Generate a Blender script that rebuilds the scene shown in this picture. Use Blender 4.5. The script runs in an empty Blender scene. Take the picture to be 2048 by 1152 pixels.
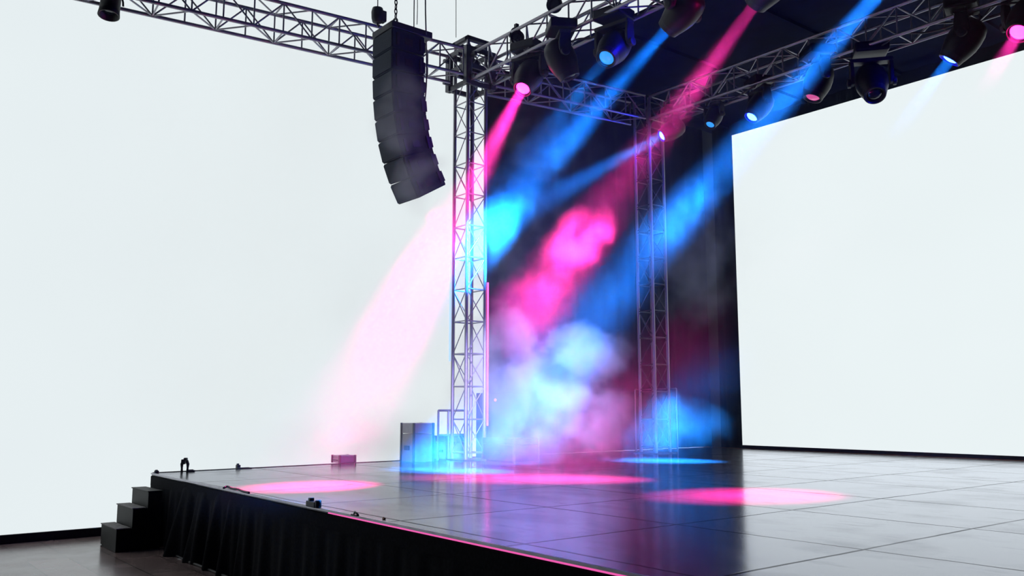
import bpy, bmesh, math, random
from mathutils import Vector, Matrix, Euler
random.seed(7)
sc = bpy.context.scene
COL = sc.collection
PI = math.pi

# ------------------------------------------------------------------ camera
FPX, HZ = 1750.0, 814.0                      # focal length in pixels, eye-level row
EYE = Vector((0, 0, 1.70))
yaw = math.atan2(1424.0, math.hypot(FPX, HZ - 576))
FW = Vector((-math.cos(yaw), math.sin(yaw), 0)); RT = Vector((math.sin(yaw), math.cos(yaw), 0))
pit = math.atan((HZ - 576) / FPX)
CD = FW * math.cos(pit) + Vector((0, 0, math.sin(pit)))
CU = -FW * math.sin(pit) + Vector((0, 0, math.cos(pit)))
cd = bpy.data.cameras.new('camera'); cam = bpy.data.objects.new('camera', cd); COL.objects.link(cam)
cd.sensor_width = 36; cd.lens = FPX / 2048 * 36; cd.clip_end = 200
cam.matrix_world = Matrix(((RT.x, CU.x, -CD.x, EYE.x), (RT.y, CU.y, -CD.y, EYE.y), (RT.z, CU.z, -CD.z, EYE.z), (0, 0, 0, 1)))
sc.camera = cam
def ray(x, y): return CD + RT * ((x - 1024) / FPX) - CU * ((y - 576) / FPX)
def on_z(x, y, h): r = ray(x, y); return EYE + r * ((h - EYE.z) / r.z)
def on_x(x, y, v): r = ray(x, y); return EYE + r * (v / r.x)
def on_y(x, y, v): r = ray(x, y); return EYE + r * (v / r.y)

# ------------------------------------------------------------------ place
ZS = 0.85                                    # stage deck
ZB = 7.17; TH = 0.45                         # bottom chords of the flown trusses, truss size
ZR = 7.95                                    # roof underside
XW = -12.8                                   # pale backdrop screen
XD = -12.25                                  # side drape
YB = 15.24                                   # upstage screen
YF, YR = 8.55, 12.44                         # front and rear truss centre lines

# ------------------------------------------------------------------ materials
def mat(name, base=(.5, .5, .5), rough=.5, metal=0.0, emit=None, es=1.0, ior=None, noise=None, spec=None):
    m = bpy.data.materials.new(name); m.use_nodes = True
    nt = m.node_tree; b = nt.nodes['Principled BSDF']
    b.inputs['Base Color'].default_value = (*base, 1); b.inputs['Roughness'].default_value = rough
    b.inputs['Metallic'].default_value = metal
    if spec is not None: b.inputs['Specular IOR Level'].default_value = spec
    if ior: b.inputs['IOR'].default_value = ior
    if emit: b.inputs['Emission Color'].default_value = (*emit, 1); b.inputs['Emission Strength'].default_value = es
    if noise:                                   # (scale, contrast, bump)
        sx, amt, bump = noise
        tc = nt.nodes.new('ShaderNodeTexCoord'); n = nt.nodes.new('ShaderNodeTexNoise')
        n.inputs['Scale'].default_value = sx; n.inputs['Detail'].default_value = 5
        nt.links.new(tc.outputs['Object'], n.inputs['Vector'])
        r = nt.nodes.new('ShaderNodeValToRGB')
        r.color_ramp.elements[0].position = .3; r.color_ramp.elements[1].position = .7
        r.color_ramp.elements[0].color = (*[c * (1 - amt) for c in base], 1)
        r.color_ramp.elements[1].color = (*[min(1, c * (1 + amt)) for c in base], 1)
        nt.links.new(n.outputs['Fac'], r.inputs['Fac']); nt.links.new(r.outputs['Color'], b.inputs['Base Color'])
        if bump:
            bp = nt.nodes.new('ShaderNodeBump'); bp.inputs['Strength'].default_value = bump; bp.inputs['Distance'].default_value = .01
            nt.links.new(n.outputs['Fac'], bp.inputs['Height']); nt.links.new(bp.outputs['Normal'], b.inputs['Normal'])
    return m

M = {}
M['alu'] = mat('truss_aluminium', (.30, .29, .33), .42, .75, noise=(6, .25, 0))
M['alu_dark'] = mat('dark_and_dimmed_steel', (.07, .07, .08), .45, .5, noise=(8, .3, 0))
M['black'] = mat('black_plastic', (.007, .0075, .010), .42, spec=.22, noise=(14, .3, .05))
M['blackmetal'] = mat('black_powder_coat', (.012, .0125, .016), .45, 0, spec=.3, noise=(20, .3, .05))
M['rubber'] = mat('black_rubber', (.015, .015, .016), .6, noise=(30, .3, 0))
M['grille'] = mat('speaker_grille', (.009, .016, .028), .6, 0, spec=.12, noise=(60, .6, .4))
M['cabinet'] = mat('speaker_paint', (.009, .016, .030), .6, spec=.12, noise=(40, .3, .15))
M['drape'] = mat('black_drape_cloth', (.005, .007, .014), .9, spec=.04, noise=(50, .3, .1))
M['roof'] = mat('navy_canopy_cloth', (.003, .006, .022), .9, spec=.04, noise=(3, .3, .05))
M['skirt'] = mat('black_skirt_cloth', (.008, .0085, .011), .85, spec=.04, noise=(40, .3, .1))
M['step'] = mat('black_step_paint', (.008, .0082, .0085), .55, spec=.18, noise=(20, .3, .1))
M['tread'] = mat('worn_tread_carpet', (.26, .245, .245), .85, spec=.2, noise=(30, .3, .2))
M['trim'] = mat('deck_edge_metal', (.36, .35, .40), .35, .9, noise=(10, .15, 0))
M['brass'] = mat('brown_deck_trim', (.20, .10, .06), .4, .6, noise=(10, .2, 0))
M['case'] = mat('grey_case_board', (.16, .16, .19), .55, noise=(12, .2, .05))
M['strip'] = mat('pink_edge_reflection', (.3, .02, .12), .4, emit=(1.0, .12, .50), es=.8)
M['glow_pink'] = mat('pink_post_glow', (.3, .02, .12), .4, emit=(1.0, .06, .35), es=5.0)
M['glow_blue'] = mat('blue_post_glow', (.05, .1, .3), .4, emit=(.16, .26, 1.0), es=3.0)
M['white'] = mat('white_tape', (.8, .8, .78), .6, noise=(30, .1, 0))
M['red_led'] = mat('red_indicator', (.3, 0, .01), .4, emit=(1, .03, .12), es=6)
M['wall_dark'] = mat('dark_wall_paint', (.012, .014, .022), .9, noise=(2, .3, 0))

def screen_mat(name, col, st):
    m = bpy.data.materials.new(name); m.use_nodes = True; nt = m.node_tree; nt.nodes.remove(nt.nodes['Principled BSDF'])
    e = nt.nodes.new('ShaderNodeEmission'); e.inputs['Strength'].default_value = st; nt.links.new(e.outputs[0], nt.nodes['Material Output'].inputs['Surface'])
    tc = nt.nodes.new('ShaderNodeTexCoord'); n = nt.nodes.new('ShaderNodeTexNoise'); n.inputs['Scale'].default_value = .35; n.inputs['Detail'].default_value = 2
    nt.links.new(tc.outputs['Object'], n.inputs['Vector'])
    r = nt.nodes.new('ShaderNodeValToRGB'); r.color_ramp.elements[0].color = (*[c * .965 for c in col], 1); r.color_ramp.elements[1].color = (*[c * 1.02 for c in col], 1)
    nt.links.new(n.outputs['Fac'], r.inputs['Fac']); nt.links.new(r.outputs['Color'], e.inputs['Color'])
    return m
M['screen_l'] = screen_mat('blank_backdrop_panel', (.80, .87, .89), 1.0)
M['screen_r'] = screen_mat('blank_display_panel', (.83, .905, .92), 1.0)
def lens_mat(name, col, st):
    return mat(name, (.02, .02, .02), .2, emit=col, es=st)
BLUE, PINK = (.004, .22, 1.0), (1.0, .022, .28)
M['lens_blue'] = lens_mat('lit_blue_lens', (.002, .007, 1.0), 300.0)
M['lens_pink'] = lens_mat('lit_pink_lens', (1.0, .004, .22), 70.0)
M['lens_dimblue'] = lens_mat('dim_blue_lens', (.03, .30, 1.0), 1.2)
M['lens_dimpink'] = lens_mat('dim_pink_lens', (.9, .12, .42), .7)
M['lens_off'] = mat('unlit_lens', (.01, .012, .02), .08, .0, ior=1.6)

# stage deck: polished dark slabs with thin open joints, scuffs, and reflections dimmed in colour towards the stairs
def deck_mat():
    m = bpy.data.materials.new('polished_dark_slabs'); m.use_nodes = True; nt = m.node_tree; N, L = nt.nodes, nt.links
    out = N['Material Output']; N.remove(N['Principled BSDF'])
    tc = N.new('ShaderNodeTexCoord')
    def math_(op, a, b=None, c=None, clamp=False):
        n = N.new('ShaderNodeMath'); n.operation = op; n.use_clamp = clamp
        for i, v in enumerate((a, b, c)):
            if v is None: continue
            if hasattr(v, 'links'): L.new(v, n.inputs[i])
            else: n.inputs[i].default_value = v
        return n.outputs[0]
    def noise(scale, detail=4, vec=None, stretch=None):
        n = N.new('ShaderNodeTexNoise'); n.inputs['Scale'].default_value = scale; n.inputs['Detail'].default_value = detail
        v = vec or tc.outputs['Object']
        if stretch:
            mp = N.new('ShaderNodeMapping'); mp.inputs['Scale'].default_value = stretch; L.new(v, mp.inputs['Vector']); v = mp.outputs['Vector']
        L.new(v, n.inputs['Vector']); return n.outputs['Fac']
    sep = N.new('ShaderNodeSeparateXYZ'); L.new(tc.outputs['Object'], sep.inputs[0])
    # slab joints: 1.95 x 1.55 m, lightly wobbling
    wob = math_('MULTIPLY', math_('SUBTRACT', noise(1.3, 3), .5), .05)
    def joint(coord, size, off, w):
        c = math_('ADD', math_('ADD', coord, off), wob)
        f = math_('FRACT', math_('DIVIDE', c, size))
        d = math_('MULTIPLY', math_('ABSOLUTE', math_('SUBTRACT', f, .5)), size)
        d = math_('SUBTRACT', size / 2, d)
        mr = N.new('ShaderNodeMapRange'); L.new(d, mr.inputs[0]); mr.inputs[1].default_value = w * .4; mr.inputs[2].default_value = w; mr.inputs[3].default_value = 1; mr.inputs[4].default_value = 0
        return mr.outputs[0]
    jx = joint(sep.outputs['X'], 1.45, 43.5 + JX, .016); jy = joint(sep.outputs['Y'], 1.45, 43.5 + JY, .016)
    jj = math_('MULTIPLY', math_('MAXIMUM', jx, jy), math_('MULTIPLY_ADD', noise(.9, 2), 1.2, .2, True), None, True)
    # scuffs, stains
    st = N.new('ShaderNodeMapRange'); L.new(noise(1.1, 7, stretch=(1, 1.6, 1)), st.inputs[0]); st.inputs[1].default_value = .52; st.inputs[2].default_value = .72
    st2 = N.new('ShaderNodeMapRange'); L.new(noise(5, 6, stretch=(.6, 1.8, 1)), st2.inputs[0]); st2.inputs[1].default_value = .58; st2.inputs[2].default_value = .75
    stain = math_('MAXIMUM', math_('MULTIPLY', st.outputs[0], .55), math_('MULTIPLY', st2.outputs[0], .45), None, True)
    # weaker backdrop reflection put into the gloss colour towards the stairs, uneven border
    wx = N.new('ShaderNodeMapRange'); wx.interpolation_type = 'SMOOTHSTEP'
    L.new(math_('ADD', math_('MULTIPLY_ADD', sep.outputs['Y'], .9, sep.outputs['X']), math_('MULTIPLY_ADD', noise(.7, 3), 1.6, -.8 + JW)), wx.inputs[0])
    wx.inputs[1].default_value = -7.0; wx.inputs[2].default_value = -4.6; wx.inputs[3].default_value = .62; wx.inputs[4].default_value = 1.0
    gl = N.new('ShaderNodeBsdfGlossy'); gl.distribution = 'MULTI_GGX'
    refl = math_('MULTIPLY', wx.outputs[0], math_('SUBTRACT', 1.0, math_('MULTIPLY', stain, .30)))
    refl = math_('MULTIPLY', refl, math_('SUBTRACT', 1.0, math_('MULTIPLY', jj, .80)))
    comb = N.new('ShaderNodeCombineColor'); L.new(math_('MULTIPLY', refl, .94), comb.inputs[0]); L.new(math_('MULTIPLY', refl, .945), comb.inputs[1]); L.new(refl, comb.inputs[2])
    L.new(comb.outputs[0], gl.inputs['Color'])
    L.new(math_('ADD', math_('MULTIPLY_ADD', noise(3, 4, stretch=(.5, 1.5, 1)), .07, .125), math_('MULTIPLY', stain, .05)), gl.inputs['Roughness'])
    g2 = N.new('ShaderNodeBsdfGlossy'); g2.distribution = 'MULTI_GGX'; g2.inputs['Roughness'].default_value = .36; L.new(comb.outputs[0], g2.inputs['Color'])
    gm = N.new('ShaderNodeMixShader'); gm.inputs[0].default_value = .04; L.new(gl.outputs[0], gm.inputs[1]); L.new(g2.outputs[0], gm.inputs[2])
    df = N.new('ShaderNodeBsdfDiffuse')
    cr = N.new('ShaderNodeMix'); cr.data_type = 'RGBA'; L.new(stain, cr.inputs[0]); cr.inputs[6].default_value = (.044, .040, .047, 1); cr.inputs[7].default_value = (.028, .026, .03, 1)
    L.new(cr.outputs[2], df.inputs['Color'])
    fr = N.new('ShaderNodeFresnel'); fr.inputs['IOR'].default_value = 1.6
    bp = N.new('ShaderNodeBump'); bp.inputs['Strength'].default_value = .10; bp.inputs['Distance'].default_value = .006
    L.new(math_('SUBTRACT', noise(2.2, 5, stretch=(.6, 1.6, 1)), math_('MULTIPLY', jj, .6)), bp.inputs['Height'])
    for s in (gl, g2, df): L.new(bp.outputs['Normal'], s.inputs['Normal'])
    mx = N.new('ShaderNodeMixShader'); L.new(math_('MULTIPLY', fr.outputs[0], 1.35, None, True), mx.inputs[0]); L.new(df.outputs[0], mx.inputs[1]); L.new(gm.outputs[0], mx.inputs[2])
    L.new(mx.outputs[0], out.inputs['Surface'])
    return m

def hall_floor_mat():
    m = mat('worn_hall_floor', (.10, .08, .078), .3, ior=1.5, spec=.3); nt = m.node_tree; N, L = nt.nodes, nt.links; b = N['Principled BSDF']
    tc = N.new('ShaderNodeTexCoord'); br = N.new('ShaderNodeTexBrick')
    br.inputs['Scale'].default_value = 1.0; br.inputs['Brick Width'].default_value = 1.6; br.inputs['Row Height'].default_value = .42; br.inputs['Mortar Size'].default_value = .006
    br.inputs['Color1'].default_value = (.34, .24, .225, 1); br.inputs['Color2'].default_value = (.22, .155, .15, 1); br.inputs['Mortar'].default_value = (.04, .034, .034, 1)
    L.new(tc.outputs['Object'], br.inputs['Vector'])
    n = N.new('ShaderNodeTexNoise'); n.inputs['Scale'].default_value = 2.5; n.inputs['Detail'].default_value = 6; L.new(tc.outputs['Object'], n.inputs['Vector'])
    mx = N.new('ShaderNodeMix'); mx.data_type = 'RGBA'; mx.blend_type = 'MULTIPLY'; mx.inputs[0].default_value = .6
    L.new(br.outputs['Color'], mx.inputs[6]); L.new(n.outputs['Fac'], mx.inputs[7]); L.new(mx.outputs[2], b.inputs['Base Color'])
    mr = N.new('ShaderNodeMapRange'); mr.inputs[3].default_value = .14; mr.inputs[4].default_value = .30; L.new(n.outputs['Fac'], mr.inputs[0]); L.new(mr.outputs[0], b.inputs['Roughness'])
    return m
M['hall'] = hall_floor_mat()

# ------------------------------------------------------------------ mesh helpers
def obj(name, bm, m, parent=None, smooth=False, loc=None):
    me = bpy.data.meshes.new(name); bm.normal_update(); bm.to_mesh(me); bm.free()
    if m: me.materials.append(m)
    if smooth:
        for p in me.polygons: p.use_smooth = True
    o = bpy.data.objects.new(name, me); COL.objects.link(o)
    if parent: o.parent = parent
    if loc is not None: o.location = loc
    return o
def tag(o, label, cat, group=None, kind=None):
    o['label'] = label; o['category'] = cat
    if group: o['group'] = group
    if kind: o['kind'] = kind
    return o
def thing(name, label, cat, loc=(0, 0, 0), rotz=0, group=None):
    o = bpy.data.objects.new(name, None); COL.objects.link(o); o.empty_display_size = .1
    o.location = loc; o.rotation_euler = (0, 0, rotz); return tag(o, label, cat, group)
def box(bm, lo, hi, bevel=0):
    r = bmesh.ops.create_cube(bm, size=1)['verts']
    lo, hi = Vector(lo), Vector(hi)
    for v in r: v.co = Vector([lo[i] + (v.co[i] + .5) * (hi[i] - lo[i]) for i in range(3)])
    if bevel:
        es = list({e for v in r for e in v.link_edges})
        bmesh.ops.bevel(bm, geom=es, offset=bevel, segments=2, affect='EDGES', profile=.6)
    return bm
def B(lo, hi, bevel=0): return box(bmesh.new(), lo, hi, bevel)
def tube(bm, pts, r, seg=10, closed=False):
    pts = [Vector(p) for p in pts]; rings = []
    up = None
    for i, p in enumerate(pts):
        t = (pts[min(i + 1, len(pts) - 1)] - pts[max(i - 1, 0)]).normalized()
        if up is None or abs(up.dot(t)) > .98: up = Vector((0, 0, 1)) if abs(t.z) < .9 else Vector((1, 0, 0))
        a = t.cross(up).normalized(); b = a.cross(t).normalized(); up = b
        rr = r[i] if isinstance(r, (list, tuple)) else r
        rings.append([bm.verts.new(p + (a * math.cos(k * 2 * PI / seg) + b * math.sin(k * 2 * PI / seg)) * rr) for k in range(seg)])
    for i in range(len(rings) - 1):
        for k in range(seg): bm.faces.new((rings[i][k], rings[i][(k + 1) % seg], rings[i + 1][(k + 1) % seg], rings[i + 1][k]))
    bm.faces.new(rings[0][::-1]); bm.faces.new(rings[-1])
    return bm
def T(pts, r, seg=10): return tube(bmesh.new(), pts, r, seg)
def lathe(prof, seg=28, cap=True):              # profile of (radius, z)
    bm = bmesh.new(); rings = []
    for r, z in prof: rings.append([bm.verts.new((r * math.cos(k * 2 * PI / seg), r * math.sin(k * 2 * PI / seg), z)) for k in range(seg)])
    for i in range(len(rings) - 1):
        for k in range(seg): bm.faces.new((rings[i][k], rings[i][(k + 1) % seg], rings[i + 1][(k + 1) % seg], rings[i + 1][k]))
    if cap: bm.faces.new(rings[0][::-1]); bm.faces.new(rings[-1])
    bmesh.ops.recalc_face_normals(bm, faces=bm.faces)
    return bm
def smoothsh(o): 
    for p in o.data.polygons: p.use_smooth = True
    return o

# unit tube along +Z shared by every lattice member
_u = T([(0, 0, 0), (0, 0, 1)], 1, 8); _ume = bpy.data.meshes.new('lattice_tube'); _u.normal_update(); _u.to_mesh(_ume); _u.free(); _ume.materials.append(M['alu'])
for p in _ume.polygons: p.use_smooth = len(p.vertices) == 4
_umd = _ume.copy(); _umd.name = 'dark_lattice_tube'; _umd.materials[0] = M['alu_dark']
def member(name, a, b, r, parent, dark=False):
    o = bpy.data.objects.new(name, _umd if dark else _ume); COL.objects.link(o); o.parent = parent
    a, b = Vector(a), Vector(b); d = b - a
    o.rotation_mode = 'QUATERNION'; o.rotation_quaternion = d.to_track_quat('Z', 'Y'); o.location = a; o.scale = (r, r, d.length)
    return o

# ------------------------------------------------------------------ setting
def struct(name, bm, m):
    o = obj(name, bm, m); o['kind'] = 'structure'; return o
struct('floor', B((-13.4, -6, -.1), (8, 16.4, 0)), M['hall'])
struct('wall_back', B((-13.4, 16.2, 0), (8, 16.4, 11.5)), M['wall_dark'])
struct('wall_side', B((-13.4, -6, 0), (-13.2, 16.2, 11.5)), M['wall_dark'])
bm = bmesh.new()
Y0 = (YF + .21) * (ZR - EYE.z) / (ZB - EYE.z)
box(bm, (XD - .05, Y0, ZR), (6, 15.9, ZR + .08))
for i in range(9): box(bm, (XD + .5 + i * 2.0, Y0 + .05, ZR - .06), (XD + .58 + i * 2.0, 15.8, ZR))
struct('ceiling', bm, M['roof'])

# ------------------------------------------------------------------ blank screens
t = thing('blank_screen', 'towering blank white backdrop screen with a black base strip, behind the stage stairs', 'screen', (XW, 5, 0))
obj('screen_panel', B((-.08, -11, .11), (0, 11.0, 11.3)), M['screen_l'], t)  # even white of the backdrop is set as emission
obj('base_strip', B((-.10, -11, 0), (.03, 11.0, .11), .008), M['blackmetal'], t)
sl = on_y(1485, 890, YB); sx0 = sl.x
zt = on_y(1466, 270, YB).z
t = thing('blank_screen', 'blank white display screen standing on the shiny stage deck against the dark drapes', 'screen', ((sx0 - 3.5) / 2, YB, ZS))
w2 = (-3.5 - sx0) / 2
obj('screen_panel', B((-w2, 0, sl.z - ZS), (w2, .10, zt - ZS)), M['screen_r'], t)
obj('base_strip', B((-w2 - .01, -.02, 0), (w2, .12, sl.z - ZS), .006), M['blackmetal'], t)
bm = bmesh.new()
for i in range(6): x = -w2 + .4 + i * (2 * w2 - .8) / 5; box(bm, (x - .03, .10, 0), (x + .03, .16, zt - ZS))
obj('rear_frame', bm, M['blackmetal'], t)

# ------------------------------------------------------------------ drapes
def drape(name, label, a, b, z0, z1, fold, amp, m=M['drape'], dz=.02):
    a, b = Vector(a), Vector(b); L = (b - a).length; d = (b - a) / L; nrm = Vector((-d.y, d.x, 0))
    n = int(L / fold * 10); bm = bmesh.new(); rows = []
    for j in range(9):
        f = j / 8; row = []
        for i in range(n + 1):
            s = i / n * L
            w = amp * (math.sin(s / fold * 2 * PI + .8 * math.sin(s * 1.7 + f)) + .35 * math.sin(s / fold * 4.6 + 2 * f)) * (.55 + .45 * (1 - f))
            p = a + d * s + nrm * w; row.append(bm.verts.new((p.x, p.y, z0 + (z1 - z0) * f)))
        rows.append(row)
    for j in range(8):
        for i in range(n): bm.faces.new((rows[j][i], rows[j][i + 1], rows[j + 1][i + 1], rows[j + 1][i]))
    g = bmesh.ops.solidify(bm, geom=bm.faces[:], thickness=.012)
    o = obj(name, bm, m, smooth=True); return tag(o, label, 'drape')
yd = on_x(972, 500, XD).y
drape('stage_drape', 'long black side drape hanging in folds behind the truss tower', (XD, yd, 0), (XD, 15.42, 0), ZS + .004, ZR - .01, .42, .045)
drape('stage_drape', 'black upstage drape hanging behind the blank display screen', (XD + .1, 15.62, 0), (3.0, 15.62, 0), .02, ZR - .01, .42, .05)

# ------------------------------------------------------------------ stage
c0 = on_z(305, 946, ZS); e1 = on_z(1290, 1151, ZS)
dx = (e1 - c0); dirf = Vector((dx.x, dx.y, 0)).normalized()
FL = Vector((c0.x, c0.y, 0)); FR = FL + dirf * 15
BL = Vector((XD - .02, 15.5, 0)); BL = Vector((FL.x - .02, 15.52, 0)) if FL.x < XD else BL
LB = on_z(600, 929.0, ZS); side = Vector((LB.x - FL.x, LB.y - FL.y, 0)).normalized()
BLs = FL + side * ((15.5 - FL.y) / side.y); BLs.x = max(BLs.x, XW + .12)
stage = thing('stage_platform', 'wide low stage with a glossy dark slab deck and black cloth skirt', 'stage', (FL.x + 5, FL.y + 4, 0))
off = Vector(stage.location)
bm = bmesh.new()
foot = [FL, FR, Vector((FR.x, 15.5, 0)), BLs]
lo_ = [bm.verts.new((p.x - off.x, p.y - off.y, ZS - .09)) for p in foot]; hi_ = [bm.verts.new((p.x - off.x, p.y - off.y, ZS)) for p in foot]
bm.faces.new(lo_[::-1]); bm.faces.new(hi_)
for i in range(4): bm.faces.new((lo_[i], lo_[(i + 1) % 4], hi_[(i + 1) % 4], hi_[i]))
JX, JY = 2.9 + off.x, -5.05 + off.y
JW = off.x + .9 * (off.y - 5)
M['deck'] = deck_mat()
obj('deck', bm, M['deck'], stage)
nf = Vector((dirf.y, -dirf.x, 0))                # outwards, towards the audience
def strip(a, b, w0, w1, z0, z1, nrm):
    bm = bmesh.new(); a, b = a - off, b - off
    q = [(a + nrm * w0), (b + nrm * w0), (b + nrm * w1), (a + nrm * w1)]
    l = [bm.verts.new((p.x, p.y, z0)) for p in q]; h = [bm.verts.new((p.x, p.y, z1)) for p in q]
    bm.faces.new(l[::-1]); bm.faces.new(h)
    for i in range(4): bm.faces.new((l[i], l[(i + 1) % 4], h[(i + 1) % 4], h[i]))
    bmesh.ops.recalc_face_normals(bm, faces=bm.faces)
    es = [e for e in bm.edges]; bmesh.ops.bevel(bm, geom=es, offset=min(.006, (z1 - z0) * .3), segments=2, affect='EDGES')
    return bm
o = obj('edge_trim', strip(FL, FR, -.004, .024, ZS - .016, ZS + .003, nf), M['trim'], stage); o['label'] = 'shiny metal edge strip along the front'
nl = Vector((-side.y, side.x, 0))
o = obj('side_lip', strip(FL, BLs, -.02, .02, ZS - .05, ZS + .008, nl), M['blackmetal'], stage)
o = obj('rear_trim', strip(BLs + Vector((0, -.3, 0)), FR + Vector((0, 15.2 - FR.y, 0)), -.01, .01, ZS - .02, ZS + .010, Vector((0, 1, 0))), M['brass'], stage)
o = obj('edge_glow', strip(FL + dirf * 5.2, FR, .004, .0255, ZS - .026, ZS - .0165, nf), M['strip'], stage); o['label'] = 'pink reflected glow added along the front edge'  # emissive sliver stands in for pink light reflected by the metal trim
o = obj('valance', strip(FL, FR, .004, .020, ZS - .16, ZS - .032, nf), M['skirt'], stage)
# pleated skirt, deeper folds and a puddled hem towards the stairs
def skirt(a, b, z0, z1, nrm, hang):
    L = (b - a).length; d = (b - a) / L; n = int(L / .02); bm = bmesh.new(); rows = []
    for j in range(13):
        f = j / 12; row = []
        for i in range(n + 1):
            s = i / n * L; deep = hang(s)
            ph = s * 2 * PI / .47 + 1.1 * math.sin(s * 2.1) + .6 * math.sin(s * .9 + 1)
            w = deep * ((1 - f) ** .8) * (.5 + .5 * math.sin(ph + .7 * (1 - f))) + .3 * deep * (1 - f) * math.sin(ph * 2.3 + 1)
            p = a - off + d * s + nrm * (.012 + max(-.004, w)); row.append(bm.verts.new((p.x, p.y, z0 + (z1 - z0) * f)))
        rows.append(row)
    for j in range(12):
        for i in range(n): bm.faces.new((rows[j][i], rows[j][i + 1], rows[j + 1][i + 1], rows[j + 1][i]))
    return bm
obj('skirt', skirt(FL, FR, .004, ZS - .06, nf, lambda s: .17 * max(.25, min(1, 1.5 - s / 3.2)) * min(1, max(.12, (s - .75) / .5))), M['skirt'], stage, smooth=True)
obj('skirt', skirt(BLs, FL, .004, ZS - .06, nl, lambda s: .05), M['skirt'], stage, smooth=True)

# ------------------------------------------------------------------ stage steps (three boxed steps up to the deck)
sL = on_z(205, 1091, 0); sR = on_z(234, 1105, 0)
ys = min(sL.y, sR.y) - .02; yend = FL.y + dirf.y * 1.0 - .07
st = thing('stage_steps', 'three black box steps with grey treads leading up to the corner of the stage', 'steps', ((sL.x + sR.x) / 2, ys, 0))
hw = (sR.x - sL.x) / 2
dep = (yend - ys) / 3
hts = [.275, .50, .69]
for i in range(3):
    s = obj('step', B((-hw, dep * i + (0.004 if i else 0), 0), (hw, dep * (i + 1), hts[i] - .012), .006), M['step'], st)
    obj('tread', B((-hw - .008, dep * i - .008, hts[i] - .012), (hw + .008, dep * (i + 1) - (.012 if i < 2 else 0), hts[i]), .004), M['tread'] if i < 2 else M['step'], s)
o = obj('tape_mark', B((-hw + .01, -.006, .012), (-hw + .07, 0, .026)), M['white'], st); o['label'] = 'short white tape mark low on the first riser'

# ------------------------------------------------------------------ trusses
def truss(name, label, p0, p1, w, h, nb, group=None, up=Vector((0, 0, 1)), r=.028, rb=.013, xfaces=False):
    """box truss; p0 and p1 are the centres of the two end sections"""
    p0, p1 = Vector(p0), Vector(p1); L = (p1 - p0).length; d = (p1 - p0) / L
    t = thing(name, label, 'truss', p0, 0, group)
    z = up; y = z.cross(d).normalized(); z = d.cross(y)
    def P(s, a, b): return d * s + y * (a * w / 2) + z * (b * h / 2)
    for a in (-1, 1):
        for b in (-1, 1): member('chord', P(0, a, b), P(L, a, b), r, t)
    for i in range(nb + 1):
        s = L * i / nb
        for a in (-1, 1): member('vertical_brace', P(s, a, -1), P(s, a, 1), rb, t)
        if i % 2 == 0:
            for b in (-1, 1): member('cross_brace', P(s, -1, b), P(s, 1, b), rb, t)
    for i in range(nb):
        s, e = L * i / nb, L * (i + 1) / nb
        for a in (-1, 1):
            k = 1 if (i + (a > 0)) % 2 else -1
            member('diagonal_brace', P(s, a, -k), P(e, a, k), rb, t)
        for b in (-1, 1):
            k = 1 if i % 2 else -1
            member('diagonal_brace', P(s, -k, b), P(e, k, b), rb, t)
    return t
zc = ZB + TH / 2
# tower foot points
TA = on_z(941, 172, ZB); TA = EYE + ray(941, 172) * 15.05; TAx, TAy = TA.x, TA.y
TBp = on_y(1297, 258, YR); TBx, TBy = TBp.x, YR
s1 = on_z(240, 17, ZB); s2 = on_z(737, 128, ZB)
sd = (s2 - s1).normalized()
far_ = s2 + sd * (TAy - .4 - s2.y) / sd.y
near_off = Vector((TH / 2, 0, TH / 2))
truss('lighting_truss', 'aluminium box truss running out past the hanging speaker column', s1 - sd * 2.2 + near_off, far_ + near_off, TH, TH, 17)
truss('lighting_truss', 'aluminium box truss joining the two towers in front of the side drape', (TAx + .05, TAy + .35, zc), (TBx, TBy - .3, zc), TH, TH, 7)
truss('lighting_truss', 'front box truss carrying the big moving lights above the stage', (TAx + .28, YF, zc), (-3.2, YF, zc), TH, TH, 17)
truss('lighting_truss', 'rear box truss with moving lights hung just in front of the display screen', (TBx + .25, YR, zc), (-2.6, YR, zc), TH, TH, 17)

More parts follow.
